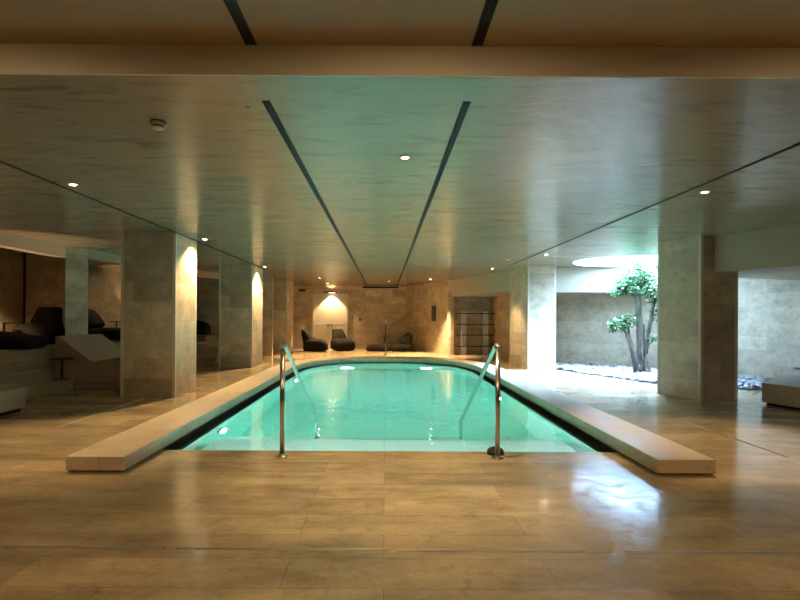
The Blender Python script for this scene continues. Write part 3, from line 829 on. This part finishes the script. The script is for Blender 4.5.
tree = thing('indoor_tree', 'small green tree with twisted trunk standing in pebbles under the skylight', 'tree', (5.62, 12.2, 0))
def wob(pts, n, amp):
    out = []
    P = [Vector(p) for p in pts]
    for a, b in zip(P, P[1:]):
        for k in range(n):
            t = k/n; q = a.lerp(b, t)
            if out: q += Vector((random.uniform(-amp, amp), random.uniform(-amp, amp), 0))
            out.append(q)
    out.append(P[-1]); return out
def limb(bm, pts, r0, r1, n=5, amp=.012, seg=10):
    q = wob(pts, n, amp)
    tube(bm, q, [r0+(r1-r0)*(i/(len(q)-1))**.8 for i in range(len(q))], seg)
bm = bmesh.new()
limb(bm, [(-.02, 0, -.02), (-.05, 0, .35), (-.06, .02, .9), (-.09, .0, 1.4), (-.12, 0, 1.75)], .082, .062, 6, .008, 14)
limb(bm, [(.09, .02, 0), (.06, .05, .4), (.04, .06, .8), (.02, .03, 1.1)], .05, .03, 6, .010, 10)
for k in range(10):
    a = 2*PI*k/10 + random.uniform(-.25, .25); rr = random.uniform(.17, .27)
    tw = a + random.choice((-.9, .9))
    limb(bm, [(rr*math.cos(a), rr*.8*math.sin(a), -.02), (.135*math.cos(a+.2), .12*math.sin(a+.2), .13), (.085*math.cos(tw)-.02, .085*math.sin(tw), .38), (.05*math.cos(tw+.4)-.04, .05*math.sin(tw+.4), .62)], .040, .016, 5, .012, 9)
link_mesh('trunk', bm, M_bark, tree, True)
bm = bmesh.new(); limb(bm, [(-.14, -.02, .02), (-.19, -.03, .32), (-.26, -.02, .62), (-.33, 0, .88)], .066, .052, 6, .008, 12); limb(bm, [(-.33, 0, .86), (-.45, .0, 1.02), (-.55, .02, 1.12)], .036, .013)
limb(bm, [(-.32, 0, .86), (-.30, .02, 1.05), (-.26, .0, 1.2)], .032, .012)
BR_LOW = link_mesh('branch', bm, M_bark, tree, True)
bm = bmesh.new(); limb(bm, [(.06, 0, .45), (.12, .02, .85), (.19, .03, 1.25), (.27, .02, 1.68)], .048, .034)
limb(bm, [(.10, .05, .10), (.09, .06, .6), (.13, .05, 1.0)], .032, .018); limb(bm, [(.08, -.02, .6), (.17, -.05, .72), (.22, -.06, .80)], .018, .008)
BR_RIGHT = link_mesh('branch', bm, M_bark, tree, True)
bm = bmesh.new()
for dx, dy, dz in ((-.45, 0, 2.0), (-.25, .2, 2.2), (0, -.1, 2.3), (.15, .15, 2.15), (-.3, -.25, 1.95), (-.55, .1, 1.85)):
    limb(bm, [(-.12, 0, 1.70), ((dx-.12)/2, dy/2, 1.70+(dz-1.70)*.55), (dx, dy, dz)], .032, .008, 4, .015, 8)
BR_TOP = link_mesh('branch', bm, M_bark, tree, True)
def leaves(bm, c, r, count):
    c = Vector(c)
    for _ in range(count):
        while True:
            d = Vector((random.uniform(-1, 1), random.uniform(-1, 1), random.uniform(-1, 1)))
            if .25 < d.length < 1: break
        p = c + Vector((d.x*r[0], d.y*r[1], d.z*r[2]))
        L = random.uniform(.055, .085); W = L*.30
        m = Matrix.Translation(p) @ Matrix.Rotation(random.uniform(0, 6.28), 4, 'Z') @ Matrix.Rotation(random.uniform(-.9, .7), 4, 'Y') @ Matrix.Rotation(random.uniform(-.6, .6), 4, 'X')
        co = [(0, 0, 0), (L*.35, W, .006), (L*.75, W*.8, .003), (L, 0, -.006), (L*.75, -W*.8, .003), (L*.35, -W, .006), (L*.5, 0, -.003)]
        v = [bm.verts.new(m @ Vector(q)) for q in co]
        for f in ((0, 1, 6), (1, 2, 6), (2, 3, 6), (3, 4, 6), (4, 5, 6), (5, 0, 6)): bm.faces.new([v[i] for i in f])
def foliage(blobs, label):
    bm = bmesh.new()
    for c, r, n_ in blobs: leaves(bm, c, r, n_)
    o = link_mesh('foliage', bm, M_leaf, {'top': BR_TOP, 'low': BR_LOW, 'right': BR_RIGHT}[label], False, uv=False); return o
foliage([((-.38, 0, 1.95), (.24, .28, .22), 380), ((-.12, .05, 2.15), (.30, .32, .26), 560), ((.12, 0, 1.98), (.28, .3, .24), 430), ((-.15, -.05, 1.82), (.4, .3, .12), 230), ((-.58, 0, 1.78), (.16, .18, .12), 110), ((-.05, 0, 2.38), (.2, .2, .12), 110)], 'top')
foliage([((-.52, 0, 1.08), (.24, .22, .15), 230), ((-.28, .03, 1.16), (.22, .22, .16), 200), ((-.66, 0, 1.0), (.12, .14, .1), 60)], 'low')
foliage([((.32, .02, 1.68), (.2, .22, .22), 230), ((.28, 0, 1.3), (.12, .15, .2), 70), ((.18, -.06, .78), (.13, .1, .06), 45)], 'right')

# ------------------------------------------------------------------ world, camera, view
W = bpy.data.worlds.new('sky'); S.world = W; W.use_nodes = True
bg = W.node_tree.nodes['Background']; bg.inputs[0].default_value = (.38, .64, 1.0, 1); bg.inputs[1].default_value = 31
d = bpy.data.lights.new('skylight_portal', 'AREA'); d.shape = 'DISK'; d.size = SKY_R*2; d.cycles.is_portal = True
o = bpy.data.objects.new('skylight_portal', d); COL.objects.link(o); o.location = (*SKY_C, 2.99)

d = bpy.data.lights.new('hazy_sun', 'SUN'); d.energy = 370; d.angle = 1.3; d.color = (.38, .62, 1)
o = bpy.data.objects.new('hazy_sun', d); COL.objects.link(o); o.location = (9, 11, 8); o.rotation_euler = Vector((-.48, -.25, -.84)).to_track_quat('-Z', 'Y').to_euler()
cam = bpy.data.cameras.new('camera'); cam.sensor_fit = 'HORIZONTAL'; cam.sensor_width = 36; cam.lens = 560/800*36
cam.shift_x = 15/800; cam.shift_y = 18/800; cam.clip_start = .05
co = bpy.data.objects.new('camera', cam); COL.objects.link(co); co.location = (0, 0, 1.2)
co.rotation_euler = (Matrix.Rotation(PI/2, 4, 'X') @ Matrix.Rotation(math.radians(.30), 4, 'Z')).to_euler()
S.camera = co
S.view_settings.view_transform = 'Standard'; S.view_settings.look = 'None'; S.view_settings.gamma = 1; S.view_settings.use_curve_mapping = False
S.view_settings.exposure = -.16
S.cycles.max_bounces = 14; S.cycles.diffuse_bounces = 6; S.cycles.glossy_bounces = 6; S.cycles.transmission_bounces = 10; S.cycles.volume_bounces = 0
S.cycles.sample_clamp_indirect = 6
S.cycles.use_denoising = True
